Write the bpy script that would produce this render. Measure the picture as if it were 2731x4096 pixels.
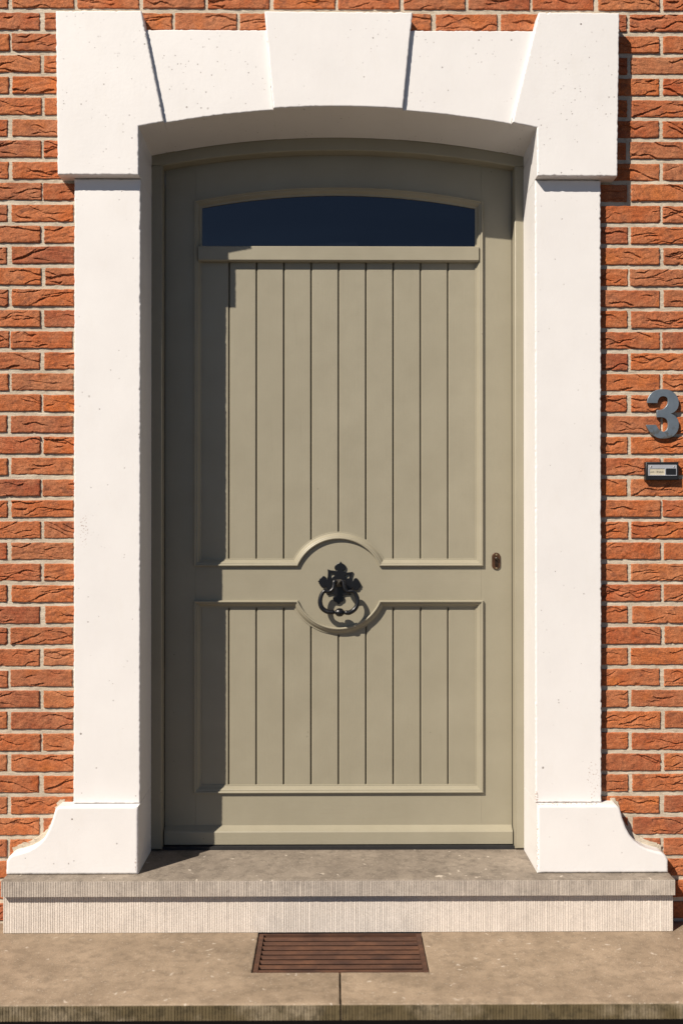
import bpy, bmesh, math, random
import numpy as np

for o in list(bpy.data.objects):
    bpy.data.objects.remove(o, do_unlink=True)
scene = bpy.context.scene
COL = scene.collection
R = math.radians

# ------------------------------------------------------------------ camera
cam_data = bpy.data.cameras.new('camera')
cam = bpy.data.objects.new('camera', cam_data)
COL.objects.link(cam)
cam.location = (-0.0134, -3.0184, 1.0709)
cam.rotation_euler = (R(90.3), 0, R(-0.45))
cam_data.sensor_fit = 'VERTICAL'
cam_data.sensor_height = 36.0
cam_data.sensor_width = 24.0
cam_data.lens = 35.0
cam_data.clip_start = 0.05
cam_data.clip_end = 4000
cam_data.dof.use_dof = True
cam_data.dof.focus_distance = 3.15
cam_data.dof.aperture_fstop = 2.0
scene.camera = cam
scene.render.resolution_x, scene.render.resolution_y = 682, 1024

# ------------------------------------------------------------------ sky and sun
SUN_TO = (-0.985, -1.0, 1.27)                 # direction towards the sun
h = math.hypot(SUN_TO[0], SUN_TO[1])
ELEV = math.atan2(SUN_TO[2], h)
world = bpy.data.worlds.new('World')
scene.world = world
world.use_nodes = True
wn, wl = world.node_tree.nodes, world.node_tree.links
bg = wn['Background']
sky = wn.new('ShaderNodeTexSky')
sky.sky_type = 'NISHITA'
sky.sun_disc = False
sky.sun_elevation = ELEV
sky.sun_rotation = math.atan2(SUN_TO[0], SUN_TO[1])
sky.air_density = 0.50
sky.dust_density = 0.15
sky.ozone_density = 1.0
wl.new(sky.outputs[0], bg.inputs['Color'])
bg.inputs['Strength'].default_value = 0.05
sun_d = bpy.data.lights.new('sun', 'SUN')
sun_d.energy = 5.0
sun_d.angle = R(0.5)
sun_d.color = (1.0, 0.91, 0.79)
sun = bpy.data.objects.new('sun', sun_d)
COL.objects.link(sun)
sun.location = (-5, -5, 7)
sun.rotation_euler = (math.pi / 2 - ELEV, 0, math.atan2(SUN_TO[0], -SUN_TO[1]) )
vs = scene.view_settings
scene.display_settings.display_device = 'sRGB'
vs.view_transform = 'Standard'
vs.look = 'None'
vs.gamma = 1.0
vs.use_curve_mapping = False
vs.exposure = 0.44
scene.cycles.max_bounces = 8
scene.cycles.diffuse_bounces = 3
scene.cycles.use_denoising = True

rng = np.random.default_rng(11)
random.seed(5)

# ------------------------------------------------------------------ materials
class NT:
    def __init__(self, name):
        self.m = bpy.data.materials.new(name)
        self.m.use_nodes = True
        self.t = self.m.node_tree
        self.b = self.t.nodes['Principled BSDF']
    def n(self, typ, props=None, **inp):
        nd = self.t.nodes.new(typ)
        for k, v in (props or {}).items():
            setattr(nd, k, v)
        for k, v in inp.items():
            k = k.replace('_', ' ')
            s = nd.inputs[int(k[1:])] if k[0] == 'i' and k[1:].isdigit() else nd.inputs[k]
            self.put(s, v)
        return nd
    def put(self, sock, v):
        if isinstance(v, bpy.types.NodeSocket):
            self.t.links.new(v, sock)
        elif isinstance(v, bpy.types.Node):
            self.t.links.new(v.outputs[0], sock)
        else:
            if hasattr(sock.default_value, '__len__') and len(sock.default_value) == 4 and len(v) == 3:
                v = (*v, 1.0)
            sock.default_value = v
    def set(self, **kw):
        for k, v in kw.items():
            self.put(self.b.inputs[k.replace('_', ' ')], v)
    def coord(self, scale=(1, 1, 1), offset=None):
        tc = self.n('ShaderNodeTexCoord')
        mp = self.n('ShaderNodeMapping', Vector=tc.outputs['Object'], Scale=scale)
        if offset is not None:
            self.put(mp.inputs['Location'], offset)
        return mp.outputs[0]
    def noise(self, vec, scale, detail=4.0, rough=0.55):
        return self.n('ShaderNodeTexNoise', Vector=vec, Scale=scale, Detail=detail, Roughness=rough).outputs['Fac']
    def ramp(self, fac, stops, interp='LINEAR'):
        r = self.n('ShaderNodeValToRGB', Fac=fac)
        cr = r.color_ramp
        cr.interpolation = interp
        while len(cr.elements) < len(stops):
            cr.elements.new(0.5)
        for e, (p, c) in zip(cr.elements, stops):
            e.position = p
            e.color = (c, c, c, 1) if isinstance(c, (int, float)) else (*c, 1)
        return r.outputs['Color']
    def mix(self, fac, a, b, blend='MIX'):
        nd = self.n('ShaderNodeMix', {'data_type': 'RGBA', 'blend_type': blend})
        self.put(nd.inputs[0], fac)
        self.put(nd.inputs[6], a)
        self.put(nd.inputs[7], b)
        return nd.outputs[2]
    def math(self, op, a, b=0.0, c=0.0):
        return self.n('ShaderNodeMath', {'operation': op}, i0=a, i1=b, i2=c).outputs[0]
    def bump(self, height, strength=0.3, dist=0.002, normal=None):
        nd = self.n('ShaderNodeBump', Height=height, Strength=strength, Distance=dist)
        if normal is not None:
            self.put(nd.inputs['Normal'], normal)
        return nd.outputs[0]

def mat_brick():
    k = NT('brick_clay')
    info = k.n('ShaderNodeObjectInfo')
    att = k.n('ShaderNodeAttribute', {'attribute_name': 'tone'})
    rnd = k.math('FRACT', k.math('ADD', info.outputs['Random'], att.outputs['Fac']))
    off = k.n('ShaderNodeCombineXYZ', X=k.math('MULTIPLY', rnd, 37.0), Y=k.math('MULTIPLY', rnd, 11.0), Z=k.math('MULTIPLY', rnd, 23.0))
    v = k.coord((1, 1, 1), off.outputs[0])
    base = k.ramp(rnd, [(0.0, (0.36, 0.092, 0.030)), (0.14, (0.41, 0.118, 0.036)), (0.27, (0.32, 0.096, 0.038)), (0.40, (0.43, 0.112, 0.027)), (0.52, (0.27, 0.068, 0.028)),
                        (0.64, (0.38, 0.135, 0.056)), (0.76, (0.34, 0.076, 0.024)), (0.88, (0.40, 0.128, 0.044)), (1.0, (0.37, 0.096, 0.030))])
    n1 = k.noise(v, 16, 5, 0.6)
    c = k.mix(k.ramp(n1, [(0.38, 0.0), (0.66, 1.0)]), base, k.mix(0.5, base, (0.43, 0.19, 0.095)))
    n2 = k.noise(k.coord((1, 1, 1.6), off.outputs[0]), 34, 4, 0.6)
    c = k.mix(k.ramp(n2, [(0.54, 0.0), (0.70, 0.75)]), c, (0.17, 0.058, 0.030))
    n5 = k.noise(v, 9, 3, 0.6)
    c = k.mix(k.ramp(n5, [(0.58, 0.0), (0.74, 0.55)]), c, (0.46, 0.13, 0.025))
    n3 = k.noise(v, 420, 2, 0.7)
    c = k.mix(0.6, c, k.mix(1.0, c, k.ramp(n3, [(0.3, 0.40), (0.7, 1.55)]), 'MULTIPLY'))
    n6 = k.noise(v, 130, 3, 0.6)
    c = k.mix(0.45, c, k.mix(1.0, c, k.ramp(n6, [(0.32, 0.55), (0.68, 1.4)]), 'MULTIPLY'))
    sp = k.n('ShaderNodeTexVoronoi', {'feature': 'F1'}, Vector=v, Scale=95.0)
    spot = k.math('MULTIPLY', k.math('LESS_THAN', sp.outputs['Distance'], 0.16), k.math('GREATER_THAN', k.n('ShaderNodeSeparateColor', Color=sp.outputs['Color']).outputs[0], 0.86))
    c = k.mix(k.math('MULTIPLY', spot, 0.8), c, (0.08, 0.03, 0.02))
    b1 = k.bump(k.noise(v, 260, 5, 0.7), 0.9, 0.0022)
    b2 = k.bump(k.noise(v, 60, 4, 0.6), 0.5, 0.004, b1)
    k.set(Base_Color=c, Roughness=0.86, Normal=b2)
    k.b.inputs['Specular IOR Level'].default_value = 0.3
    return k.m

def mat_mortar():
    k = NT('lime_mortar')
    v = k.coord()
    c = k.ramp(k.noise(v, 14, 5, 0.6), [(0.3, (0.41, 0.345, 0.26)), (0.7, (0.58, 0.505, 0.40))])
    c = k.mix(k.ramp(k.noise(v, 55, 4, 0.6), [(0.56, 0.0), (0.74, 0.5)]), c, (0.22, 0.18, 0.13))
    n = k.noise(v, 500, 3, 0.7)
    c = k.mix(0.4, c, k.mix(1.0, c, k.ramp(n, [(0.3, 0.55), (0.7, 1.35)]), 'MULTIPLY'))
    b = k.bump(k.noise(v, 330, 5, 0.7), 0.7, 0.0015)
    b = k.bump(k.noise(k.coord((1, 1, 4)), 25, 4, 0.6), 0.6, 0.005, b)
    k.set(Base_Color=c, Roughness=0.92, Normal=b)
    return k.m

def mat_white(name, pits, seedoff):
    k = NT(name)
    v = k.coord((1, 1, 1), seedoff)
    base = k.ramp(k.noise(v, 5, 5, 0.6), [(0.3, (0.695, 0.675, 0.665)), (0.7, (0.74, 0.72, 0.71))])
    base = k.mix(k.ramp(k.noise(k.coord((1, 1, 0.35), seedoff), 22, 5, 0.65), [(0.56, 0.0), (0.90, 0.22)]), base, (0.62, 0.57, 0.50))
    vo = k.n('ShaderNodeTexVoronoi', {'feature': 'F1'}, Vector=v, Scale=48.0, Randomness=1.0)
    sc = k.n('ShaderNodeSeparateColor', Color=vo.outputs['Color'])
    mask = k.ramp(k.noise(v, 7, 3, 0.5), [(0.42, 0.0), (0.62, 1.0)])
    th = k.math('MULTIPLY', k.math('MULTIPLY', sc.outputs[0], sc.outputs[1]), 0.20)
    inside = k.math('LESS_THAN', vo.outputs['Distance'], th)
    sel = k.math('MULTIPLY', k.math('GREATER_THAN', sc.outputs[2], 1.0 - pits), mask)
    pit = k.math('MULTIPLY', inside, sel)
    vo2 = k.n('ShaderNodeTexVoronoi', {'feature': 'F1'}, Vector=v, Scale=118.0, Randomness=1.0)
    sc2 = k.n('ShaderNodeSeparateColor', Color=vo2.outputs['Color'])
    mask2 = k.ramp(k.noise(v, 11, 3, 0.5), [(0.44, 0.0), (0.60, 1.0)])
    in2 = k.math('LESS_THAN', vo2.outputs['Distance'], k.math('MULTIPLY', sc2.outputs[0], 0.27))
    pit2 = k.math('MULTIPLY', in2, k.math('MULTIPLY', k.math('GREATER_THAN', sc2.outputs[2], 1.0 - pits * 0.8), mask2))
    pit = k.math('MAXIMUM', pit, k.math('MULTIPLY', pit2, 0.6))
    c = k.mix(k.math('MULTIPLY', pit, 0.85), base, (0.12, 0.085, 0.06))  # shade of the pits painted into the colour, besides the bump
    # rust-brown weather spots that have gathered at a few places
    sep = k.n('ShaderNodeSeparateXYZ', Vector=k.coord())
    tot = None
    for sx, sz, rx, rz, lo_ in ((-0.768, 1.030, 0.014, 0.050, 0.60), (0.597, 0.075, 0.006, 0.085, 0.56), (0.772, 0.275, 0.020, 0.060, 0.62), (0.69, 0.2055, 0.10, 0.0028, 0.55),
                                (-0.598, 0.040, 0.010, 0.050, 0.60), (0.600, 0.222, 0.006, 0.018, 0.50)):
        dx = k.math('DIVIDE', k.math('SUBTRACT', sep.outputs['X'], sx), rx)
        dz = k.math('DIVIDE', k.math('SUBTRACT', sep.outputs['Z'], sz), rz)
        r2_ = k.math('ADD', k.math('MULTIPLY', dx, dx), k.math('MULTIPLY', dz, dz))
        mk = k.math('MULTIPLY', k.math('MULTIPLY', k.math('LESS_THAN', r2_, 1.0), k.math('LESS_THAN', sep.outputs['Y'], -0.012 if sz < 0.2 else 0.004)), k.math('GREATER_THAN', k.noise(v, 170, 3, 0.6), lo_))
        tot = mk if tot is None else k.math('MAXIMUM', tot, mk)
    c = k.mix(k.math('MULTIPLY', tot, 0.6), c, (0.24, 0.12, 0.065))
    b = k.bump(k.noise(v, 140, 5, 0.65), 0.22, 0.0016)
    b = k.bump(k.noise(k.coord((1, 1, 0.5), seedoff), 18, 4, 0.55), 0.10, 0.004, b)
    b = k.bump(k.math('MULTIPLY', pit, -1.0), 1.0, 0.002, b)
    k.set(Base_Color=c, Roughness=0.52, Normal=b)
    k.b.inputs['Specular IOR Level'].default_value = 0.5
    return k.m

def mat_paint(name, grain):
    """satin olive-grey paint; grain = scale vector, long axis along the wood"""
    k = NT(name)
    v = k.coord()
    info = k.n('ShaderNodeObjectInfo')
    off = k.n('ShaderNodeCombineXYZ', X=k.math('MULTIPLY', info.outputs['Random'], 9.0), Z=k.math('MULTIPLY', info.outputs['Random'], 5.0))
    g = k.coord(grain, off.outputs[0])
    c = k.ramp(k.noise(v, 6, 5, 0.6), [(0.3, (0.262, 0.236, 0.172)), (0.7, (0.296, 0.268, 0.198))])
    c = k.mix(k.math('MULTIPLY', info.outputs['Random'], 0.22), c, (0.25, 0.225, 0.160))
    c = k.mix(k.ramp(k.noise(g, 60, 5, 0.7), [(0.62, 0.0), (0.85, 0.35)]), c, (0.17, 0.15, 0.10))
    vo = k.n('ShaderNodeTexVoronoi', {'feature': 'F1'}, Vector=v, Scale=30.0)
    sc = k.n('ShaderNodeSeparateColor', Color=vo.outputs['Color'])
    dot = k.math('MULTIPLY', k.math('LESS_THAN', vo.outputs['Distance'], 0.05), k.math('GREATER_THAN', sc.outputs[0], 0.90))
    c = k.mix(k.math('MULTIPLY', dot, 0.7), c, (0.05, 0.04, 0.03))
    b = k.bump(k.noise(g, 170, 5, 0.7), 0.30, 0.0009)
    b = k.bump(k.noise(v, 420, 3, 0.6), 0.22, 0.0006, b)
    b = k.bump(k.noise(k.coord(tuple(0.5 * s for s in grain)), 9, 3, 0.5), 0.10, 0.008, b)
    k.set(Base_Color=c, Roughness=k.ramp(k.noise(v, 18, 4, 0.6), [(0.3, 0.40), (0.7, 0.52)]), Normal=b)
    k.b.inputs['Specular IOR Level'].default_value = 0.5
    return k.m

def mat_stone(name, lo, hi, speck, moss=None, dirt=0.65):
    k = NT(name)
    v = k.coord()
    n1 = k.noise(v, 9, 6, 0.6)
    c = k.ramp(n1, [(0.28, lo), (0.72, hi)])
    c = k.mix(k.ramp(k.noise(v, 34, 5, 0.65), [(0.46, 0.0), (0.68, dirt)]), c, tuple(0.60 * x for x in lo))
    vo = k.n('ShaderNodeTexVoronoi', {'feature': 'F1'}, Vector=k.mix(0.05, v, k.n('ShaderNodeTexNoise', Vector=v, Scale=30.0, Detail=3.0).outputs['Color'], 'ADD'), Scale=36.0)
    sc = k.n('ShaderNodeSeparateColor', Color=vo.outputs['Color'])
    fos = k.math('MULTIPLY', k.ramp(vo.outputs['Distance'], [(0.10, 1.0), (0.24, 0.0)]), k.math('GREATER_THAN', sc.outputs[0], 0.78))
    c = k.mix(k.math('MULTIPLY', fos, speck), c, (0.56, 0.49, 0.41))
    vf = k.n('ShaderNodeTexVoronoi', {'feature': 'F1'}, Vector=v, Scale=150.0)
    sf = k.n('ShaderNodeSeparateColor', Color=vf.outputs['Color'])
    fine = k.math('MULTIPLY', k.math('LESS_THAN', vf.outputs['Distance'], 0.3), k.math('GREATER_THAN', sf.outputs[1], 0.85))
    c = k.mix(k.math('MULTIPLY', fine, 0.35), c, (0.50, 0.44, 0.37))
    n3 = k.noise(v, 300, 3, 0.7)
    c = k.mix(0.45, c, k.mix(1.0, c, k.ramp(n3, [(0.3, 0.55), (0.7, 1.4)]), 'MULTIPLY'))
    if moss:
        c = k.mix(k.ramp(k.noise(v, 7, 5, 0.6), [(0.34, 0.0), (0.52, 0.92)]), c, moss)
        c = k.mix(k.ramp(k.noise(v, 40, 4, 0.6), [(0.50, 0.0), (0.66, 0.6)]), c, (0.035, 0.028, 0.014))
    b = k.bump(k.noise(v, 240, 5, 0.7), 0.45, 0.001)
    b = k.bump(n1, 0.25, 0.01, b)
    k.set(Base_Color=c, Roughness=0.72, Normal=b)
    k.b.inputs['Specular IOR Level'].default_value = 0.35
    return k.m

def mat_rust():
    k = NT('rusty_iron')
    v = k.coord()
    c = k.ramp(k.noise(k.coord((0.4, 1, 1)), 26, 6, 0.65), [(0.30, (0.034, 0.013, 0.007)), (0.55, (0.078, 0.032, 0.016)), (0.80, (0.15, 0.062, 0.028))])
    c = k.mix(k.ramp(k.noise(v, 90, 4, 0.7), [(0.64, 0.0), (0.80, 0.7)]), c, (0.24, 0.085, 0.024))
    b = k.bump(k.noise(v, 210, 5, 0.7), 0.7, 0.0015)
    k.set(Base_Color=c, Roughness=0.82, Normal=b)
    return k.m

def mat_simple(name, col, rough, metal=0.0, bump=0.0, bscale=200, var=0.0, spec=0.5):
    k = NT(name)
    v = k.coord()
    c = k.ramp(k.noise(v, 35, 5, 0.6), [(0.3, tuple(x * (1 - var) for x in col)), (0.7, tuple(min(1, x * (1 + var)) for x in col))])
    kw = dict(Base_Color=c, Roughness=rough, Metallic=metal)
    if bump:
        kw['Normal'] = k.bump(k.noise(v, bscale, 4, 0.6), bump, 0.0008)
    k.set(**kw)
    k.b.inputs['Specular IOR Level'].default_value = spec
    return k.m

def mat_steel():
    k = NT('weathered_steel')
    v = k.coord()
    c = k.ramp(k.noise(v, 24, 4, 0.6), [(0.3, (0.21, 0.245, 0.275)), (0.7, (0.29, 0.33, 0.36))])
    sep = k.n('ShaderNodeSeparateXYZ', Vector=v)
    low = k.ramp(sep.outputs['Z'], [(0.012, 1.0), (0.045, 0.0)])
    st = k.math('MULTIPLY', low, k.ramp(k.noise(v, 60, 4, 0.6), [(0.50, 0.0), (0.56, 0.7)]))
    c = k.mix(st, c, (0.16, 0.13, 0.09))
    k.set(Base_Color=c, Roughness=0.42, Metallic=0.75, Normal=k.bump(k.noise(v, 300, 3, 0.6), 0.1, 0.0005))
    return k.m

M = {}
M['brick'] = mat_brick()
M['mortar'] = mat_mortar()
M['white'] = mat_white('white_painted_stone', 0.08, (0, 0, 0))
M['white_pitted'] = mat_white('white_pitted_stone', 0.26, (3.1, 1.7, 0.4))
M['paint_v'] = mat_paint('olive_paint_upright', (1, 1, 0.05))
M['paint_h'] = mat_paint('olive_paint_level', (0.05, 1, 1))
M['sill'] = mat_stone('sill_bluestone', (0.182, 0.150, 0.120), (0.290, 0.243, 0.195), 0.75)
M['riser'] = mat_stone('pale_chiselled_stone', (0.60, 0.535, 0.475), (0.70, 0.63, 0.565), 0.15, None, 0.22)
M['edge'] = mat_stone('chiselled_sill_edge', (0.38, 0.33, 0.285), (0.51, 0.45, 0.39), 0.3, None, 0.45)
M['step'] = mat_stone('step_bluestone', (0.222, 0.166, 0.113), (0.345, 0.263, 0.185), 0.65, None, 0.5)
M['moss'] = mat_stone('mossy_step_edge', (0.20, 0.16, 0.10), (0.34, 0.285, 0.205), 0.5, (0.098, 0.074, 0.034))
M['rust'] = mat_rust()
M['iron'] = mat_simple('black_enamelled_iron', (0.004, 0.004, 0.005), 0.34, 0.0, 0.25, 240, 0.3)
M['iron_worn'] = mat_simple('worn_iron', (0.10, 0.09, 0.075), 0.35, 0.7, 0.2, 240, 0.3)
M['steel'] = mat_steel()
M['alu'] = mat_simple('brushed_aluminium', (0.62, 0.62, 0.64), 0.42, 0.6, 0.1, 500, 0.05)
M['black_plastic'] = mat_simple('black_plastic', (0.010, 0.010, 0.011), 0.40, 0.0, 0.15, 500, 0.2)
M['paper'] = mat_simple('yellowed_paper', (0.50, 0.45, 0.34), 0.6, 0.0, 0.1, 300, 0.12)
M['ink'] = mat_simple('black_ink', (0.01, 0.01, 0.01), 0.6)
M['bronze'] = mat_simple('brown_bronze', (0.075, 0.034, 0.016), 0.38, 0.35, 0.4, 180, 0.45)
M['bronze_dark'] = mat_simple('dark_bronze', (0.025, 0.014, 0.008), 0.25, 0.3, 0.2, 180, 0.3)
M['brass'] = mat_simple('brass_screw', (0.42, 0.34, 0.20), 0.35, 0.8)
M['screw'] = mat_simple('steel_screw', (0.50, 0.46, 0.42), 0.35, 0.8)
M['dark'] = mat_simple('gap_shade_black', (0.010, 0.010, 0.011), 0.7, 0.0, 0.2, 120, 0.3)  # near black that paints the shade in gaps
M['glass'] = mat_simple('dark_glass', (0.003, 0.004, 0.006), 0.015, 0.0, 0.0, 10, 0.0, 1.0)
_g = M['glass'].node_tree
_n = _g.nodes.new('ShaderNodeTexNoise')
_n.inputs['Scale'].default_value = 1.3
_n.inputs['Detail'].default_value = 1.0
_b = _g.nodes.new('ShaderNodeBump')
_b.inputs['Strength'].default_value = 0.06
_b.inputs['Distance'].default_value = 0.05
_g.links.new(_n.outputs['Fac'], _b.inputs['Height'])
_g.links.new(_b.outputs[0], _g.nodes['Principled BSDF'].inputs['Normal'])
M['pavement'] = mat_stone('pavement_clinker', (0.155, 0.094, 0.046), (0.205, 0.128, 0.066), 0.05)
M['asphalt'] = mat_stone('street_asphalt', (0.030, 0.029, 0.027), (0.045, 0.043, 0.040), 0.05)

# ------------------------------------------------------------------ mesh helpers
class MB:
    def __init__(self):
        self.v, self.f = [], []
    def add(self, verts, faces):
        o = len(self.v)
        self.v += [tuple(map(float, p)) for p in verts]
        self.f += [tuple(i + o for i in f) for f in faces]
        return self
    def box(self, x0, x1, y0, y1, z0, z1):
        return self.add([(x0, y0, z0), (x1, y0, z0), (x1, y1, z0), (x0, y1, z0), (x0, y0, z1), (x1, y0, z1), (x1, y1, z1), (x0, y1, z1)],
                        [(0, 3, 2, 1), (4, 5, 6, 7), (0, 1, 5, 4), (1, 2, 6, 5), (2, 3, 7, 6), (3, 0, 4, 7)])
    def rings(self, rings, cap0=True, cap1=True, closed=True):
        n = len(rings[0])
        o = len(self.v)
        for r in rings:
            self.v += [tuple(map(float, p)) for p in r]
        for a in range(len(rings) - 1):
            for i in range(n if closed else n - 1):
                j = (i + 1) % n
                self.f.append((o + a * n + i, o + a * n + j, o + (a + 1) * n + j, o + (a + 1) * n + i))
        if cap0:
            self.f.append(tuple(o + i for i in reversed(range(n))))
        if cap1:
            self.f.append(tuple(o + (len(rings) - 1) * n + i for i in range(n)))
        return self
    def mesh(self, name, mat, smooth=None, origin=(0, 0, 0)):
        me = bpy.data.meshes.new(name)
        me.from_pydata([(p[0] - origin[0], p[1] - origin[1], p[2] - origin[2]) for p in self.v], [], self.f)
        bm = bmesh.new()
        bm.from_mesh(me)
        bmesh.ops.recalc_face_normals(bm, faces=bm.faces[:])
        bm.to_mesh(me)
        bm.free()
        me.materials.append(M[mat])
        if smooth:
            me.shade_smooth()
            me.set_sharp_from_angle(angle=R(smooth))
        return me
    def build(self, name, mat, parent=None, smooth=None, origin=None):
        """parts of a thing: vertices are given in the thing's own coordinates"""
        return link(name, self.mesh(name, mat, smooth, origin or (0, 0, 0)), parent, origin)

def link(name, me, parent=None, loc=None):
    o = bpy.data.objects.new(name, me)
    COL.objects.link(o)
    if loc:
        o.location = loc
    if parent:
        o.parent = parent
    return o

def thing(name, loc, label, cat, group=None):
    o = bpy.data.objects.new(name, None)
    COL.objects.link(o)
    o.location = loc
    o.empty_display_size = 0.1
    o['label'], o['category'] = label, cat
    if group:
        o['group'] = group
    return o

def offset(pts, d):
    """closed CCW outline moved inwards by d with mitred corners"""
    p = np.asarray(pts, float)
    a = p - np.roll(p, 1, 0)
    b = np.roll(p, -1, 0) - p
    a /= np.linalg.norm(a, axis=1)[:, None]
    b /= np.linalg.norm(b, axis=1)[:, None]
    na = np.stack([-a[:, 1], a[:, 0]], 1)
    nb = np.stack([-b[:, 1], b[:, 0]], 1)
    m = na + nb
    k = 1.0 + (na * nb).sum(1)
    m = m / np.maximum(k, 0.25)[:, None]
    return p + m * d

def area(p):
    x, y = np.asarray(p).T
    return 0.5 * np.sum(x * np.roll(y, -1) - np.roll(x, -1) * y)

def ccw(p):
    return list(p) if area(p) > 0 else list(reversed(p))

def subdivide(pts, step, jit=0.0, seed=0):
    rg = np.random.default_rng(seed)
    out = []
    n = len(pts)
    for i in range(n):
        a, b = np.array(pts[i], float), np.array(pts[(i + 1) % n], float)
        L = np.linalg.norm(b - a)
        m = max(1, int(L / step))
        nrm = np.array([-(b - a)[1], (b - a)[0]]) / max(L, 1e-9)
        mg = 0.013 / L if L > 0.03 else 0.0
        for j in range(m):
            t = j / m if not mg or j == 0 else mg + (1 - 2 * mg) * (j - 1) / max(1, m - 2)
            if t > 0.9999:
                continue
            q = a + (b - a) * t
            if jit and j > 0:
                q = q + nrm * rg.normal(0, jit) + nrm * (jit * 2.5 if rg.random() < 0.05 else 0)
            out.append(tuple(q))
    return out

def prism(mb, pts, y0, y1, bevel=0.0, back=None, seg=3, jit=0.0, step=0.007, seed=0):
    """outline in (x, z) pushed from y0 (front) to y1 with a rounded, chipped front edge"""
    pts = ccw(pts)
    clean = pts
    if jit:
        clean = subdivide(pts, step)
        pts = subdivide(pts, step, jit, seed)
    rings = []
    if bevel:
        for i in range(seg + 1):
            t = i / seg * math.pi / 2
            q = offset(pts, bevel * (1 - math.sin(t)))
            if i == 0:
                rings.append([(x, y0, z) for x, z in offset(pts, bevel * 1.25)])
            rings.append([(x, y0 + bevel * (1 - math.cos(t)), z) for x, z in q])
    else:
        rings.append([(x, y0, z) for x, z in pts])
    if jit:
        rings.append([(x, y0 + bevel + 0.004, z) for x, z in clean])
    bp = clean if back is None else [back(p) for p in clean]
    rings.append([(x, y1, z) for x, z in bp])
    return mb.rings(rings)

def arc(cx, cz, r, a0, a1, n):
    return [(cx + r * math.cos(a0 + (a1 - a0) * i / n), cz + r * math.sin(a0 + (a1 - a0) * i / n)) for i in range(n + 1)]

def sag_arc(x0, x1, zc, rad, n, xc=0.0):
    """points of a flat arch from x0 to x1 with its crown at height zc"""
    return [(x, zc - rad + math.sqrt(rad * rad - (x - xc) ** 2)) for x in np.linspace(x0, x1, n + 1)]

def tube(mb, pts, radii, n=12):
    P = [np.array(p, float) for p in pts]
    rings = []
    up = np.array([0.13, -1.0, 0.07])
    for i, p in enumerate(P):
        t = P[min(i + 1, len(P) - 1)] - P[max(i - 1, 0)]
        t /= np.linalg.norm(t)
        u = up - t * up.dot(t)
        u /= np.linalg.norm(u)
        w = np.cross(t, u)
        r = radii[i] if hasattr(radii, '__len__') else radii
        rings.append([p + r * (math.cos(2 * math.pi * k / n) * u + math.sin(2 * math.pi * k / n) * w) for k in range(n)])
    return mb.rings(rings)

def catmull(pts, n):
    P = [np.array(p, float) for p in pts]
    P = [2 * P[0] - P[1]] + P + [2 * P[-1] - P[-2]]
    out = []
    for i in range(1, len(P) - 2):
        for j in range(n):
            t = j / n
            a, b, c, d = P[i - 1:i + 3]
            out.append(0.5 * (2 * b + (c - a) * t + (2 * a - 5 * b + 4 * c - d) * t * t + (3 * b - a - 3 * c + d) * t ** 3))
    out.append(P[-2])
    return out

def flat_curve(loops, extrude, bevel, name, mat, smooth=True):
    """filled 2D outline (x, z), with holes, given thickness; the face lies at y = -extrude"""
    cu = bpy.data.curves.new(name, 'CURVE')
    cu.dimensions = '2D'
    cu.fill_mode = 'BOTH'
    cu.extrude = extrude
    cu.bevel_depth = bevel
    cu.bevel_resolution = 2
    cu.offset = -bevel
    for lp in loops:
        s = cu.splines.new('POLY')
        s.points.add(len(lp) - 1)
        for q, (x, z) in zip(s.points, lp):
            q.co = (x, z, 0, 1)
        s.use_cyclic_u = True
    return curve_mesh(cu, name, mat, smooth)

def curve_mesh(cu, name, mat, smooth=True):
    tmp = bpy.data.objects.new('tmp', cu)
    COL.objects.link(tmp)
    dg = bpy.context.evaluated_depsgraph_get()
    dg.update()
    me = bpy.data.meshes.new_from_object(tmp.evaluated_get(dg))
    bpy.data.objects.remove(tmp, do_unlink=True)
    bpy.data.curves.remove(cu)
    n = len(me.vertices)
    co = np.empty(n * 3)
    me.vertices.foreach_get('co', co)
    co = co.reshape(-1, 3)
    co = np.stack([co[:, 0], -co[:, 2], co[:, 1]], 1)
    me.vertices.foreach_set('co', co.ravel())
    me.name = name
    me.materials.clear()
    me.materials.append(M[mat])
    if smooth:
        me.shade_smooth()
        me.set_sharp_from_angle(angle=R(35))
    me.update()
    return me

# ================================================================== SETTING
# brown clinker pavement along the house, a kerb, then the dark street
pav = MB()
pav.box(-60, 60, -1.05, 0.5, -0.42, -0.30)  # unseen strip; width and warm tone shaped to bounce light onto the soffit
pav = pav.build('pavement', 'pavement')
pav['kind'] = 'structure'
road = MB()
road.add([(-400, -400, -0.42), (400, -400, -0.42), (400, 400, -0.42), (-400, 400, -0.42)], [(0, 1, 2, 3)])  # unseen ground kept dark to hold down bounce light on the door
road = road.build('road', 'asphalt')
road['kind'] = 'structure'

# ------------------------------------------------------------------ brick wall
FACE = 0.0244                    # plane of the brick faces
PITCH, PERIOD, BL, BH = 0.06457, 0.1993, 0.1875, 0.0512
X_EVEN, Z_TOP = -0.9957, 2.0262  # left end of an even-course brick, top of course 0
wall = thing('brick_wall', (0, FACE, -0.30), 'orange red hand-moulded brick wall with pale mortar around the white doorway', 'wall')
def rel(b):                       # wall coordinates
    return (b[0], b[1] - FACE, b[2] + 0.30)
mort = MB()
my = 0.0047
mort.box(-2.3, -0.70, my, 0.35, 0.0, 3.75)
mort.box(0.70, 2.3, my, 0.35, 0.0, 3.75)
mort.box(-0.70, 0.70, my, 0.35, 2.75, 3.75)
mort.build('mortar', 'mortar', wall)

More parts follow.
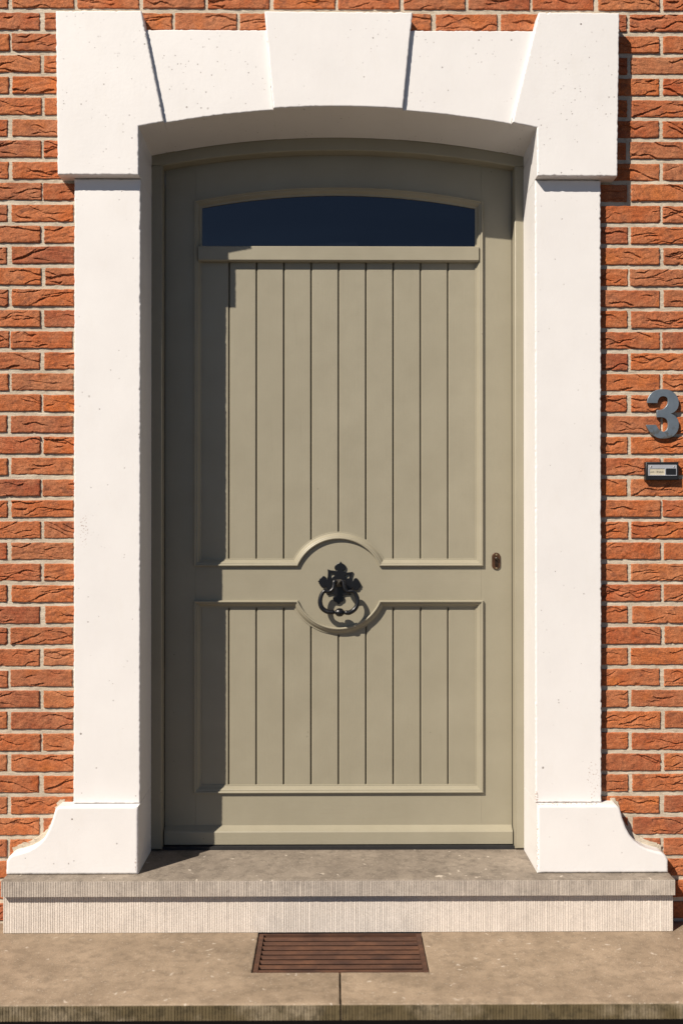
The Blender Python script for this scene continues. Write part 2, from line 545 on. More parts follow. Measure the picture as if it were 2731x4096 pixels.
def soft(x, z, rg, n, fmin, fmax):
    out = 0
    for _ in range(n):
        f = rg.uniform(fmin, fmax)
        a = rg.uniform(0, 2 * math.pi)
        out = out + np.sin(2 * math.pi * f * (x * math.cos(a) + z * math.sin(a) * 2.0) + rg.uniform(0, 6.28))
    return out / math.sqrt(n)

def brick_mesh(seed, nx, nz, name='brick'):
    rg = np.random.default_rng(1000 + seed)
    X, Z = np.meshgrid(np.linspace(0, BL, nx + 1), np.linspace(0, BH, nz + 1), indexing='ij')
    Y = 0.00045 * soft(X, Z, rg, 6, 12, 45) + 0.00022 * soft(X, Z, rg, 8, 60, 140)
    Y += rg.uniform(-0.012, 0.012) * (X - BL / 2) + rg.uniform(-0.02, 0.02) * (Z - BH / 2) + rg.uniform(-0.0008, 0.0008)
    # folds of the hand-moulded clay: a lip that overhangs a crease
    for _ in range(int(rg.choice([2, 3, 3, 4, 4, 5, 6]))):
        ln = rg.choice([rg.uniform(0.025, 0.07), rg.uniform(0.06, 0.19)])
        xc = rg.uniform(0.0, BL)
        z0 = rg.uniform(0.10, 0.92) * BH
        sl = rg.normal(0, 0.20)
        lam = rg.uniform(0.05, 0.13)
        amp = rg.uniform(0.0015, 0.0062)
        ph = rg.uniform(0, 6.28)
        t = (X - xc) / ln
        w = np.clip(1 - (2 * t) ** 2, 0, 1) ** 0.6
        zc = z0 + sl * (X - xc) + amp * np.sin(2 * math.pi * (X - xc) / lam + ph) + 0.0007 * soft(X, 0 * X, rg, 3, 40, 110)
        u = Z - zc
        dep = rg.choice([rg.uniform(0.0025, 0.006), rg.uniform(0.005, 0.0105)]) * (0.75 + 0.35 * np.sin(2 * math.pi * X / rg.uniform(0.03, 0.07) + rg.uniform(0, 6)))
        k1 = rg.uniform(0.0015, 0.0065)
        Y += w * np.where(u < 0, dep * np.exp(u / k1), -0.22 * dep * np.exp(-u / 0.005))
    e = np.minimum(np.minimum(X, BL - X), np.minimum(Z, BH - Z))
    Y += 0.0018 * np.clip(1 - e / 0.0024, 0, 1) ** 2
    # a few chipped corners
    for _ in range(int(rg.integers(0, 3))):
        px, pz = rg.choice([0, BL]) if rg.random() < 0.6 else rg.uniform(0, BL), rg.choice([0, BH])
        r = rg.uniform(0.004, 0.011)
        Y += 0.005 * np.clip(1 - np.hypot(X - px, Z - pz) / r, 0, 1)
    Y = np.minimum(Y, 0.0040 - 0.0003 * rg.random())
    wx = 0.0008 * soft(0 * X, Z, rg, 3, 20, 60)
    wz = 0.0006 * soft(X, 0 * Z, rg, 4, 8, 50)
    XX = X + wx * (np.abs(X - BL / 2) > BL * 0.40)
    ZZ = Z + wz
    V = np.stack([XX, Y, ZZ], -1).reshape(-1, 3)
    idx = np.arange((nx + 1) * (nz + 1)).reshape(nx + 1, nz + 1)
    F = np.stack([idx[:-1, :-1], idx[1:, :-1], idx[1:, 1:], idx[:-1, 1:]], -1).reshape(-1, 4)
    rim = np.concatenate([idx[:, 0], idx[-1, 1:], idx[-2::-1, -1], idx[0, -2:0:-1]])
    n0 = len(V)
    B = V[rim].copy()
    B[:, 1] = 0.03
    V = np.concatenate([V, B])
    ar = np.arange(len(rim))
    nxt = np.roll(ar, -1)
    S = np.stack([rim[nxt], rim[ar], n0 + ar, n0 + nxt], -1)
    return V, np.concatenate([F, S])

def np_mesh(name, V, F, mat, tone=None):
    me = bpy.data.meshes.new(name)
    me.vertices.add(len(V))
    me.vertices.foreach_set('co', np.ascontiguousarray(V, dtype=np.float32).ravel())
    me.loops.add(F.size)
    me.loops.foreach_set('vertex_index', F.astype(np.int32).ravel())
    me.polygons.add(len(F))
    me.polygons.foreach_set('loop_start', np.arange(0, F.size, 4, dtype=np.int32))
    me.update(calc_edges=True)
    me.validate()
    me.materials.append(M[mat])
    me.shade_smooth()
    me.set_sharp_from_angle(angle=R(50))
    if tone is not None:
        at = me.attributes.new('tone', 'FLOAT', 'POINT')
        at.data.foreach_set('value', np.asarray(tone, dtype=np.float32))
    return me

variants = [np_mesh('brick', *brick_mesh(i, 84, 36), 'brick') for i in range(60)]
coarse = [brick_mesh(200 + i, 34, 12) for i in range(24)]

def inside_stone(x, z):
    a = abs(x)
    if a < 0.79 and z < 2.54: return True
    if a < 0.835 and (2.10 < z < 2.585) and (a > 0.60 or z < 2.535): return True
    if a < 0.215 and 2.1 < z < 2.585: return True
    if a < 0.832 and z < 0.20: return True
    if a < 0.98 and z < 0.04: return True
    return False

SV, SF, ST, so = [], [], [], 0
used = 0
order = rng.permutation(len(variants)).tolist()
for c in range(-18, 37):
    top = Z_TOP - c * PITCH if c >= 0 else Z_TOP - c * 0.0654
    if top < -0.25:
        continue
    for k in range(-7, 17):
        x0 = X_EVEN + k * PERIOD + (PERIOD / 2 if c % 2 else 0) + rng.normal(0, 0.0016)
        if x0 < -2.25 or x0 + BL > 2.25:
            continue
        z0 = top - BH + rng.normal(0, 0.0006)
        pts = [(x0 + BL * i / 8, z0 + BH * j / 3) for i in range(9) for j in range(4)]
        if all(inside_stone(*p) for p in pts):
            continue
        rot = rng.normal(0, 0.0038)
        yj = float(np.clip(rng.normal(0, 0.0006), -0.001, 0.0007))
        in_view = x0 + BL > -1.045 and x0 < 1.07 and -0.17 < top and z0 < 2.67
        if in_view:
            if used % len(order) == 0:
                order = rng.permutation(len(variants)).tolist()
            o = link('brick', variants[order[used % len(order)]], wall, (x0, yj, z0 + 0.30))
            o.rotation_euler = (0, rot, 0)
            used += 1
        else:
            V, F = coarse[int(rng.integers(len(coarse)))]
            SV.append(V + np.array([x0, yj, z0 + 0.30]))
            SF.append(F + so)
            ST.append(np.full(len(V), rng.random()))
            so += len(V)
far = link('outer_bricks', np_mesh('outer_bricks', np.concatenate(SV), np.concatenate(SF), 'brick', np.concatenate(ST)), wall)
far['kind'] = 'stuff'

# rough mortar packed behind the flared plinths
for s in (-1, 1):
    b = MB()
    inner = [(0.83, 0.212), (0.835, 0.18), (0.85, 0.13), (0.88, 0.085), (0.93, 0.055), (0.985, 0.040)]
    outer = [(0.990, 0.0655), (0.962, 0.0775), (0.935, 0.0860), (0.912, 0.0985), (0.893, 0.1120), (0.879, 0.131), (0.868, 0.152), (0.861, 0.175), (0.856, 0.200), (0.846, 0.2125)]
    o = [(s * x, z + 0.30) for x, z in inner + outer]
    prism(b, o, -0.0015, 0.02, 0.0012, jit=0.0016, step=0.006, seed=70 + s)
    b.build('mortar_fillet', 'mortar', wall)

# ------------------------------------------------------------------ steps
def grooved_plan(x0, x1, yf, yb, step, width, depth, seed):
    """plan outline of a strip whose front edge carries upright chisel grooves"""
    rg = np.random.default_rng(seed)
    pts = []
    x = x0 + step * 0.6
    pts.append((x0, yf))
    while x < x1 - step * 0.5:
        d = depth * rg.uniform(0.8, 1.15)
        w = width * rg.uniform(0.88, 1.12)
        xx = x + rg.normal(0, step * 0.05)
        o = rg.normal(0, 0.00022)
        pts += [(xx - w / 2, yf + o), (xx - w * 0.12, yf + d), (xx + w * 0.12, yf + d), (xx + w / 2, yf + o)]
        x += step * rg.uniform(0.93, 1.07)
    pts += [(x1, yf), (x1, yb), (x0, yb)]
    return pts

def upright(mb, pts, z0, z1, bevel=0.0):
    """plan outline (x, y) raised from z0 to z1 with a rounded upper edge"""
    pts = ccw(pts)
    rings = [[(x, y, z0) for x, y in pts]]
    if bevel:
        for i in range(4):
            t = i / 3 * math.pi / 2
            q = offset(pts, bevel * (1 - math.cos(t)))
            rings.append([(x, y, z1 - bevel * (1 - math.sin(t))) for x, y in q])
    else:
        rings.append([(x, y, z1) for x, y in pts])
    return mb.rings(rings)

def worn(pts, step, jit, seed):
    return subdivide(pts, step, jit, seed)

doorstep = thing('doorstep', (0, 0, -0.163), 'grey bluestone door sill on a pale grooved riser under the door', 'doorstep')
b = MB()
upright(b, worn([(-0.992, -0.0706), (0.996, -0.0706), (0.996, 0.0236), (0.62, 0.0236), (0.62, 0.34), (-0.62, 0.34), (-0.62, 0.0236), (-0.992, 0.0236)], 0.012, 0.00035, 3), 0.163 - 0.0475, 0.163, 0.0035)
sill_top = b.build('sill_slab', 'sill', doorstep, 40)
b = MB()
upright(b, grooved_plan(-0.992, 0.996, -0.0730, -0.0700, 0.0071, 0.0016, 0.0015, 4), 0.163 - 0.048, 0.163 - 0.0036)
b.build('grooved_edge', 'edge', doorstep)
b = MB()
upright(b, grooved_plan(-0.991, 0.9955, -0.0541, 0.0236, 0.0071, 0.0014, 0.0020, 5), 0.0012, 0.163 - 0.0482)
b.build('riser', 'riser', doorstep)

step = thing('stone_step', (0, 0, -0.30), 'wide brown bluestone step with mossy front edge around the rusty grate', 'step')
ZS = 0.30 - 0.163
GX0, GX1, GY0 = -0.2355, 0.2470, -0.3115
JX = 0.0042
for nm, pl, sd in (('left', [(-2.2, -0.487), (JX - 0.0018, -0.487), (JX - 0.0018, GY0), (GX0, GY0), (GX0, 0.0225), (-2.2, 0.0225)], 6),
                   ('right', [(JX + 0.0018, -0.487), (2.2, -0.487), (2.2, 0.0225), (GX1, 0.0225), (GX1, GY0), (JX + 0.0018, GY0)], 7)):
    b = MB()
    upright(b, worn(pl, 0.014, 0.0003, sd), ZS - 0.041, ZS, 0.004)
    s = b.build('slab', 'step', step, 40)
    b = MB()
    xs = (-2.2, JX - 0.0022) if nm == 'left' else (JX + 0.0022, 2.2)
    upright(b, grooved_plan(xs[0], xs[1], -0.4897, -0.4865, 0.0078, 0.0018, 0.0016, sd + 10), ZS - 0.0405, ZS - 0.0035)
    b.build('grooved_edge', 'moss', s)
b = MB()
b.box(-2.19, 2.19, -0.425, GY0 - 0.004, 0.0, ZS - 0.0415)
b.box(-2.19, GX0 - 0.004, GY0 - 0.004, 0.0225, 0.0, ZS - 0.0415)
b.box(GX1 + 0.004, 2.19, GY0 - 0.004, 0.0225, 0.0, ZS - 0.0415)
b.build('base_course', 'dark', step)  # black colour stands in for the shade under the slab overhang

# ------------------------------------------------------------------ white stone surround
sur = thing('door_surround', (0, 0, 0), 'white painted stone surround with keystone and flared plinths around the door', 'door surround')
BACK = 0.1835
HW = 0.598
CROWN, RAD = 2.3065, 2.915
def arch_z(x):
    return CROWN - RAD + math.sqrt(RAD * RAD - x * x)
def lower_soffit(p):
    return (p[0], p[1] - 0.0125) if p[1] < 2.32 else p
J = 0.00055
for s in (-1, 1):
    # pillar
    b = MB()
    o = [(s * HW, 0.206), (s * 0.7985, 0.206), (s * 0.7985, 2.097), (s * HW, 2.097)]
    prism(b, o, 0.0, BACK, 0.004, jit=J, seed=20 + s)
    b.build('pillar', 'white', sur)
    # flared plinth
    prof = [(HW, 0.0008), (0.9925, 0.0008), (0.992, 0.040), (0.984, 0.054), (0.973, 0.0615), (0.952, 0.0665), (0.929, 0.0735), (0.908, 0.084),
            (0.890, 0.0985), (0.876, 0.116), (0.865, 0.137), (0.8565, 0.160), (0.850, 0.184), (0.846, 0.196), (0.836, 0.2045), (HW, 0.2045)]
    b = MB()
    prism(b, [(s * x, z) for x, z in prof], -0.0264, BACK, 0.007, seg=5, jit=J * 0.4, seed=30 + s)
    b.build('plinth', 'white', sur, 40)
    # springer block with the slanted joint
    top = 0.590 if s < 0 else 0.6035
    b = MB()
    low = [(s * x, arch_z(x)) for x in np.linspace(0.523, HW, 6)]
    o = [(s * 0.8400, 2.0985), (s * 0.8470, 2.5915), (s * top, 2.5925)] + low + [(s * HW, 2.0985)]
    prism(b, o, -0.0317, BACK, 0.004, back=lambda p: (p[0], p[1] - 0.0105) if 2.2 < p[1] < 2.27 and abs(p[0]) < HW + 0.001 else p, jit=J, seed=40 + s)
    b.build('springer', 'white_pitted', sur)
    # voussoir
    b = MB()
    kx0, kx1 = 0.1955, 0.2215
    low = [(s * x, arch_z(x)) for x in np.linspace(0.1947, 0.5228, 22)]
    o = low + [(s * (top + 0.010), 2.542), (s * 0.214, 2.542)]
    prism(b, o, -0.0185, BACK - 0.002, 0.0035, back=lower_soffit, jit=J, seed=50 + s)
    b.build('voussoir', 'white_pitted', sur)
b = MB()
low = sag_arc(-0.1945, 0.1945, CROWN, RAD, 26)
prism(b, low + [(0.2235, 2.591), (-0.2215, 2.5925)], -0.0317, BACK, 0.004, back=lower_soffit, jit=J, seed=61)
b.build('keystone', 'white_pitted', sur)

# ------------------------------------------------------------------ door frame
DX = 0.003
frame = thing('door_frame', (DX, BACK, 0), 'olive grey painted door frame with arched head inside the white surround', 'door frame')
FI = 0.5665                      # inner half width
FY = 0.0008
F_CROWN, F_RAD = 2.2535, 3.17
for s in (-1, 1):
    b = MB()
    xs = (s * 0.64, s * FI)
    o = ccw([(xs[0], 0.005), (xs[1], 0.005), (xs[1], 2.2035), (xs[0], 2.2035)])
    prism(b, o, FY, 0.125, 0.004)
    b.build('jamb', 'paint_v', frame, 40)
b = MB()
low = sag_arc(-FI, FI, F_CROWN, F_RAD, 40)
o = [(-0.64, 2.204)] + low + [(0.64, 2.204), (0.64, 2.38), (-0.64, 2.38)]
prism(b, ccw(o), FY + 0.0004, 0.125, 0.004)
b.build('arched_head', 'paint_h', frame, 40)
b = MB()
b.box(-FI + 0.001, FI - 0.001, 0.0085, 0.12, 0.0006, 0.0105)
b.build('threshold_gap', 'dark', frame)  # black strip painted for the shade in the gap under the weather bar

# ------------------------------------------------------------------ door leaf
DY = 0.2284
door = thing('front_door', (DX, DY, 0), 'closed olive grey plank door with arched dark window and round knocker panel', 'door')
TH = 0.0108                       # how far the planks lie behind the rails
LW = FI - 0.0022
MX = 0.4705                       # outer edge of the mouldings
UB, LT, LB = 0.911, 0.800, 0.1735 # upper moulding bottom, lower moulding top, lower moulding bottom
UTC, U_RAD = 2.1485, 2.4035       # crown of the upper moulding
CZ, CR = 0.8555, 0.1435           # round knocker panel
CA = math.sqrt(CR * CR - 0.0555 ** 2)
INX = MX - 0.006
g = 0.0003
for s in (-1, 1):
    b = MB()
    ztop = F_CROWN - F_RAD + math.sqrt(F_RAD ** 2 - LW ** 2)
    o = ccw([(s * LW, 0.011), (s * (INX), 0.011), (s * INX, ztop + 0.035), (s * LW, ztop + 0.03)])
    prism(b, o, 0.0, TH - 0.0005, 0.0008)
    b.build('stile', 'paint_v', door)
b = MB()
low = sag_arc(-INX + g, INX - g, UTC - 0.006, U_RAD, 40)
hi = sag_arc(-INX + g, INX - g, F_CROWN + 0.03, F_RAD, 40)
prism(b, ccw(low + hi[::-1]), 0.0002, TH - 0.0005)
b.build('top_rail', 'paint_h', door)
b = MB()
ext = 0.006
r2 = CR + ext
hz = 0.0555 + ext
aa = math.asin(hz / r2)
o = [(-INX + g, CZ - hz)] + arc(0, CZ, r2, math.pi + aa, 2 * math.pi - aa, 40) + [(INX - g, CZ - hz), (INX - g, CZ + hz)] + arc(0, CZ, r2, aa, math.pi - aa, 40) + [(-INX + g, CZ + hz)]
prism(b, ccw(o), 0.0002, TH - 0.0005)
b.build('middle_rail', 'paint_h', door)
b = MB()
b.box(-INX + g, INX - g, 0.0002, TH - 0.0005, 0.011, LB + 0.006)
b.build('bottom_rail', 'paint_h', door)
# planks with V-jointed edges
PW = 0.0894
def plank(i, z0, z1):
    xa, xb = -0.4470 + i * PW, -0.4470 + (i + 1) * PW
    gap, ch = 0.0017, 0.0026
    xa += gap if i else -0.012
    xb -= gap if i < 9 else -0.012
    ys = TH + random.uniform(0, 0.0004)
    sec = [(xa, ys + ch * 1.2), (xa + ch, ys), (xb - ch, ys), (xb, ys + ch * 1.2), (xb, ys + 0.016), (xa, ys + 0.016)]
    b = MB()
    b.rings([[(x, y, z0) for x, y in sec], [(x, y, z1) for x, y in sec]])
    b.build('plank', 'paint_v', door)
for i in range(10):
    plank(i, 0.858, 1.950)
for i in range(10):
    plank(i, LB - 0.004, 0.853)
b = MB()
b.box(-LW + 0.002, LW - 0.002, TH + 0.0175, 0.060, 0.012, 1.952)
for s in (-1, 1):
    x0, x1 = sorted((s * (LW - 0.002), s * 0.452))
    b.box(x0, x1, TH + 0.0175, 0.060, 1.9522, 2.16)
b.build('core', 'paint_v', door)
# bolection mouldings swept round both panels
U = 0.00132
PROFILE = [(0.0, 0.3), (0.0, -5.2), (0.5, -6.8), (1.8, -8.0), (3.4, -8.2), (4.9, -7.2), (5.6, -5.6), (6.0, -4.4), (7.4, -4.1), (9.0, -3.0),
           (11.0, -0.6), (12.8, 2.2), (14.4, 4.6), (15.4, 5.4), (17.8, 5.6), (18.4, 6.6), (18.5, 12.2)]
def moulding(path):
    path = ccw(path)
    b = MB()
    b.rings([[(x, d * U, z) for x, z in offset(path, t * U)] for t, d in PROFILE], cap0=False, cap1=False)
    b.build('moulding', 'paint_v', door, 28)
a1 = math.asin(0.0555 / CR)
moulding([(-MX, UB)] + arc(0, CZ, CR, math.pi - a1, a1, 56) + [(MX, UB)] + sag_arc(MX, -MX, UTC, U_RAD, 48))
moulding([(-MX, LB), (MX, LB), (MX, LT)] + arc(0, CZ, CR, -a1, -math.pi + a1, 56) + [(-MX, LT)])
# glazed fanlight
b = MB()
o = [(-0.452, 1.93), (0.452, 1.93)] + sag_arc(0.452, -0.452, 2.1325, U_RAD, 36)
prism(b, ccw(o), TH + 0.001, TH + 0.006)
pane = b.build('window_pane', 'glass', door)
pane['label'] = 'dark blue arched window pane'
# transom bar under the glass
b = MB()
sec = [(-0.0060, 1.9045), (-0.0105, 1.9090), (-0.0105, 1.9510), (-0.0090, 1.9530), (0.0105, 1.9585), (0.0105, 1.9045)]
b.rings([[(x, y, z) for y, z in sec] for x in (-0.456, 0.456)])
b.build('transom_bar', 'paint_h', door)
# weather bar along the foot
b = MB()
sec = [(-0.0225, 0.0135), (-0.0225, 0.0520), (-0.0205, 0.0555), (-0.0002, 0.0690), (-0.0002, 0.0135)]
b.rings([[(x, y, z) for y, z in sec] for x in (-0.5625, 0.5625)])
b.build('weather_bar', 'paint_h', door)

# ------------------------------------------------------------------ knocker
KX, KZ, KS = 718.0, 795.0, 0.000287           # tracing centre and scale of the knocker drawing
def kp(p):
    return ((p[0] - KX) * KS, (KZ - p[1]) * KS)
plate = [(738, 563), (752, 582), (770, 592), (788, 604), (797, 622), (796, 645), (788, 662), (772, 667), (762, 660), (760, 672), (775, 684), (800, 690), (840, 686), (876, 682),
         (866, 715), (857, 745), (862, 772), (870, 786), (881, 780), (884, 766), (895, 754), (912, 751), (930, 760), (943, 780), (955, 805), (973, 830),
         (963, 842), (966, 856), (948, 868), (944, 882), (922, 893), (900, 890), (882, 878), (873, 860), (864, 874), (852, 900), (856, 946), (815, 940), (780, 944), (758, 956),
         (762, 962), (775, 968), (779, 985), (775, 1005), (760, 1022), (742, 1022), (712, 1052), (693, 1026), (676, 1022), (658, 1006), (649, 982), (656, 962), (670, 956),
         (682, 964), (684, 950), (660, 938), (625, 936), (588, 946), (574, 930), (600, 905), (590, 880), (577, 848), (566, 860), (548, 866), (528, 858), (520, 842), (504, 836),
         (502, 820), (490, 812), (494, 800), (480, 790), (496, 776), (500, 760), (518, 750), (526, 735), (545, 728), (565, 735), (576, 750), (572, 766), (584, 764), (592, 730),
         (594, 690), (590, 652), (625, 664), (665, 668), (694, 672), (702, 660), (688, 664), (674, 655), (668, 638), (672, 615), (688, 600), (700, 588), (722, 582)]
hole_l = [(622, 706), (632, 700), (648, 702), (660, 712), (668, 716), (660, 728), (648, 732), (642, 742), (630, 746), (622, 736)]
def grow(lp, f):
    mx, my_ = sum(p[0] for p in lp) / len(lp), sum(p[1] for p in lp) / len(lp)
    return [(mx + (p[0] - mx) * f, my_ + (p[1] - my_) * f) for p in lp]
hole_r = [(836, 718), (830, 714), (816, 714), (802, 722), (788, 734), (800, 740), (806, 750), (818, 752), (830, 750), (834, 736)]
me = flat_curve([[kp(p) for p in plate], [kp(p) for p in grow(hole_l, 1.2)], [kp(p) for p in grow(hole_r, 1.2)]], 0.0018, 0.0011, 'door_knocker', 'iron')
knock = link('door_knocker', me, door, (0.0005, -0.0034, 0.8605))
knock['label'] = 'black iron knocker with fleur-de-lis plate and ring'
# pyramid boss
b = MB()
q = [(-34, 30), (34, 30), (34, -52), (-34, -52)]
b.add([(x * KS, -0.002, z * KS) for x, z in q] + [(x * KS, -0.019, z * KS) for x, z in q] + [(0, -0.029, -6 * KS)],
      [(0, 1, 5, 4), (1, 2, 6, 5), (2, 3, 7, 6), (3, 0, 4, 7), (4, 5, 8), (5, 6, 8), (6, 7, 8), (7, 4, 8)])
b.build('boss', 'iron_worn', knock)
# swinging ring, hung from the boss and standing off the plate
half_l = [(690, 782, 18), (664, 790, 19), (660, 830, 21), (650, 868, 23), (620, 896, 24), (584, 898, 24), (556, 894, 24), (530, 922, 24), (512, 970, 25), (508, 1020, 26), (522, 1070, 27), (556, 1106, 28), (604, 1126, 30), (640, 1128, 30)]
half_r = [(746, 782, 18), (770, 790, 19), (774, 830, 21), (788, 870, 23), (816, 898, 24), (848, 896, 24), (878, 896, 24), (904, 924, 24), (924, 970, 25), (928, 1022, 26), (912, 1072, 27), (878, 1110, 28), (836, 1132, 30), (812, 1134, 30)]
b = MB()
for hl in (half_l, half_r):
    pts, rad = [], []
    for i, (px, pz, yy) in enumerate(hl):
        x, z = kp((px, pz))
        pts.append((x, -yy * 0.00115, z))
    sm = catmull(pts, 6)
    n = len(sm)
    prof = [0.0062 + 0.0014 * min(1, max(0, (i / n - 0.42) / 0.3)) for i in range(n)]
    tube(b, sm, prof, 12)
def lathe(b, c0, c1, stations):
    c0, c1 = np.array(c0), np.array(c1)
    tube(b, [c0 + (c1 - c0) * t for t, _ in stations], [r for _, r in stations], 16)
pL, pR = kp((628, 1127)), kp((824, 1134))
lathe(b, (pL[0], -0.0345, pL[1]), (pR[0], -0.0345, pR[1]),
      [(0.0, 0.004), (0.03, 0.0072), (0.12, 0.0076), (0.20, 0.0060), (0.215, 0.0048), (0.24, 0.0048), (0.25, 0.0078), (0.29, 0.0082), (0.30, 0.0070), (0.32, 0.0108), (0.40, 0.0130),
       (0.5, 0.0136), (0.60, 0.0130), (0.68, 0.0108), (0.70, 0.0070), (0.71, 0.0082), (0.75, 0.0078), (0.76, 0.0048), (0.785, 0.0048), (0.80, 0.0060), (0.88, 0.0076), (0.97, 0.0072), (1.0, 0.004)])
b.build('ring', 'iron', knock, 40)

# ------------------------------------------------------------------ keyhole plate
kx, kz = 0.5128, 0.9278
b = MB()
hw_, hh = 0.0137, 0.0277
oval = arc(0, hh - hw_, hw_, 0, math.pi, 18) + arc(0, -hh + hw_, hw_, math.pi, 2 * math.pi, 18)
prism(b, ccw(oval), -0.0042, 0.0, 0.0016)
key = b.build('keyhole_plate', 'bronze', door, 40, None)
key.location = (kx, -0.0003, kz)
b = MB()
tg = arc(0, 0.0085, 0.0052, 0, math.pi, 12) + arc(0, -0.0125, 0.0050, math.pi, 2 * math.pi, 12)
prism(b, ccw(tg), -0.0072, -0.0043, 0.0012)
b.build('keyhole_cover', 'bronze_dark', key, 40)
b = MB()
rings = []
for r, y in ((0.0064, -0.0072), (0.0066, -0.0095), (0.0056, -0.0118), (0.0036, -0.0134), (0.0012, -0.0142)):
    rings.append([(r * math.cos(t), y, 0.0085 + r * math.sin(t)) for t in np.linspace(0, 2 * math.pi, 20, endpoint=False)])
b.rings(rings)
b.build('cover_pivot', 'bronze_dark', key, 50)
for z in (0.0210, -0.0232):
    b = MB()
    rings = []
    for r, y in ((0.0030, -0.0043), (0.0028, -0.0052), (0.0012, -0.0056), (0.0010, -0.0050)):
        rings.append([(r * math.cos(t), y, z + r * math.sin(t)) for t in np.linspace(0, 2 * math.pi, 16, endpoint=False)])
    b.rings(rings)
    b.build('screw', 'brass', key, 30)

# ================================================================== LOOSE THINGS
# ------------------------------------------------------------------ boot grate
grate = thing('boot_grate', (0.5 * (GX0 + GX1), 0, -0.30), 'rusty brown iron boot grate sunk into the stone step', 'grate')
gw = 0.5 * (GX1 - GX0) - 0.003
gy0, gy1 = GY0 + 0.003, -0.0565
ZG = ZS - 0.002
b = MB()
b.box(-gw, gw, gy0, gy1, 0.055, 0.060)
for (x0, x1, y0, y1) in ((-gw, -gw + 0.013, gy0, gy1), (gw - 0.013, gw, gy0, gy1), (-gw + 0.013, gw - 0.013, gy0, gy0 + 0.006), (-gw + 0.013, gw - 0.013, gy1 - 0.005, gy1)):
    b.box(x0, x1, y0, y1, 0.0601, ZG)
b.build('frame', 'rust', grate)
ns = 8
p = (gy1 - 0.005 - gy0 - 0.006) / ns
for i in range(ns):
    ya = gy0 + 0.006 + i * p
    sec = [(ya + 0.016, ZG - 0.034), (ya + 0.0015, ZG - 0.0075), (ya + 0.0045, ZG - 0.0035), (ya + p * 0.38, ZG - 0.0012), (ya + p * 0.45, ZG - 0.006), (ya + p * 0.45 + 0.010, ZG - 0.034)]
    b = MB()
    b.rings([[(x, y, z) for y, z in sec] for x in (-gw + 0.0135, gw - 0.0135)])
    b.build('slat', 'rust', grate)

# ------------------------------------------------------------------ house number
three = [(1008, 637), (1011, 610), (1019, 575), (1036, 535), (1060, 500), (1092, 468), (1130, 445), (1175, 429), (1220, 422), (1262, 421), (1310, 424), (1355, 433), (1398, 452), (1436, 479), (1466, 512), (1490, 552), (1503, 595), (1508, 640),
         (1504, 678), (1492, 715), (1472, 748), (1445, 775), (1415, 794), (1383, 806), (1418, 818), (1452, 842), (1478, 872), (1497, 908), (1506, 945), (1508, 985), (1503, 1030), (1488, 1075), (1464, 1114), (1432, 1147), (1394, 1171), (1350, 1187), (1305, 1195), (1258, 1197),
         (1210, 1193), (1165, 1182), (1125, 1161), (1090, 1134), (1058, 1101), (1030, 1062), (1008, 1022), (990, 982), (1010, 978), (1142, 979), (1153, 986), (1166, 1008), (1182, 1034), (1203, 1060), (1230, 1078), (1262, 1086), (1292, 1079), (1315, 1058), (1330, 1028), (1337, 990),
         (1336, 955), (1327, 920), (1310, 893), (1288, 875), (1262, 866), (1225, 862), (1160, 861), (1160, 748), (1205, 747), (1245, 738), (1280, 719), (1308, 690), (1327, 655), (1336, 618), (1334, 580), (1320, 554), (1296, 538), (1265, 532), (1236, 536), (1212, 549), (1192, 572), (1179, 605), (1173, 640)]
NS = 0.000195
lp = [((px - 1249) * NS, (1197 - pz) * NS) for px, pz in three]
me = flat_curve([lp], 0.0032, 0.0009, 'house_number', 'steel')
num = link('house_number', me, None, (0.9893, FACE - 0.0080, 1.3107))
num['label'], num['category'] = 'grey steel house number three fixed on the brick wall above the doorbell', 'house number'
for (x, z) in ((0.030, 0.112), (0.030, 0.045)):
    b = MB()
    b.rings([[(x + 0.003 * math.cos(t), y, z + 0.003 * math.sin(t)) for t in np.linspace(0, 6.283, 10, endpoint=False)] for y in (0.003, 0.012)])
    b.build('fixing_pin', 'steel', num)

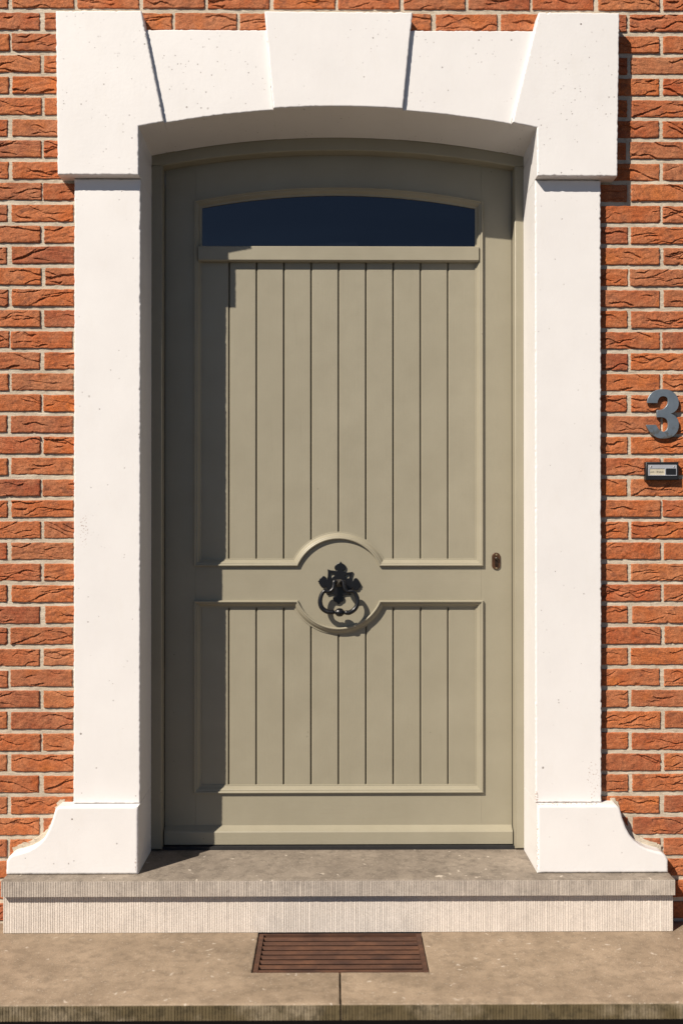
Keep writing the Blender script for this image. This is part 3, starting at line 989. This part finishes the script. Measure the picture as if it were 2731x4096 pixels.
# ------------------------------------------------------------------ doorbell
bell = thing('doorbell', (0.9866, FACE, 1.1838), 'small black doorbell with aluminium face and name slot below the house number', 'doorbell')
b = MB()
prism(b, ccw([(-0.0502, 0.0), (0.0502, 0.0), (0.0500, 0.0555), (-0.0505, 0.0555)]), -0.018, 0.001, 0.003)
b.build('housing', 'black_plastic', bell, 40)
bs = 0.000195
def bp(px, pz):
    return ((px - 1232) * bs, (1850 - pz) * bs)
b = MB()
def rect(px0, pz0, px1, pz1, r=0.0):
    (x0, z1), (x1, z0) = bp(px0, pz0), bp(px1, pz1)
    if not r:
        return [(x0, z0), (x1, z0), (x1, z1), (x0, z1)]
    out = []
    for cx, cz, a in ((x0 + r, z0 + r, math.pi), (x1 - r, z0 + r, 1.5 * math.pi), (x1 - r, z1 - r, 0), (x0 + r, z1 - r, 0.5 * math.pi)):
        out += arc(cx, cz, r, a, a + math.pi / 2, 5)
    return out
win, but = rect(1030, 1670, 1268, 1768, 0.0022), rect(1283, 1668, 1443, 1766, 0.0018)
me = flat_curve([rect(1008, 1610, 1455, 1780, 0.0008), win, but], 0.0007, 0.0002, 'faceplate', 'alu')
fp = link('faceplate', me, bell, (0, -0.0190, 0))
b = MB()
prism(b, ccw(rect(1028, 1668, 1270, 1770)), -0.0186, -0.0181)
card = b.build('name_card', 'paper', bell)
b = MB()
prism(b, ccw(rect(1286, 1671, 1440, 1763, 0.0016)), -0.0215, -0.0181, 0.0009)
b.build('push_button', 'black_plastic', bell, 40)
for px in (1054, 1410):
    x, z = bp(px, 1639)
    b = MB()
    b.rings([[(x + r * math.cos(t), y, z + r * math.sin(t)) for t in np.linspace(0, 6.283, 14, endpoint=False)] for r, y in ((0.0025, -0.0195), (0.0023, -0.0206), (0.0012, -0.0212), (0.0004, -0.0214))])
    b.build('screw', 'screw', bell, 50)
txt = bpy.data.curves.new('lettering', 'FONT')
txt.body = 'Loos - Brebels'
txt.size = 0.0074
txt.align_x = 'CENTER'
txt.extrude = 0.00006
me = curve_mesh(txt, 'lettering', 'ink', False)
x, z = bp(1142, 1732)
link('lettering', me, card, (x, -0.0187, z))
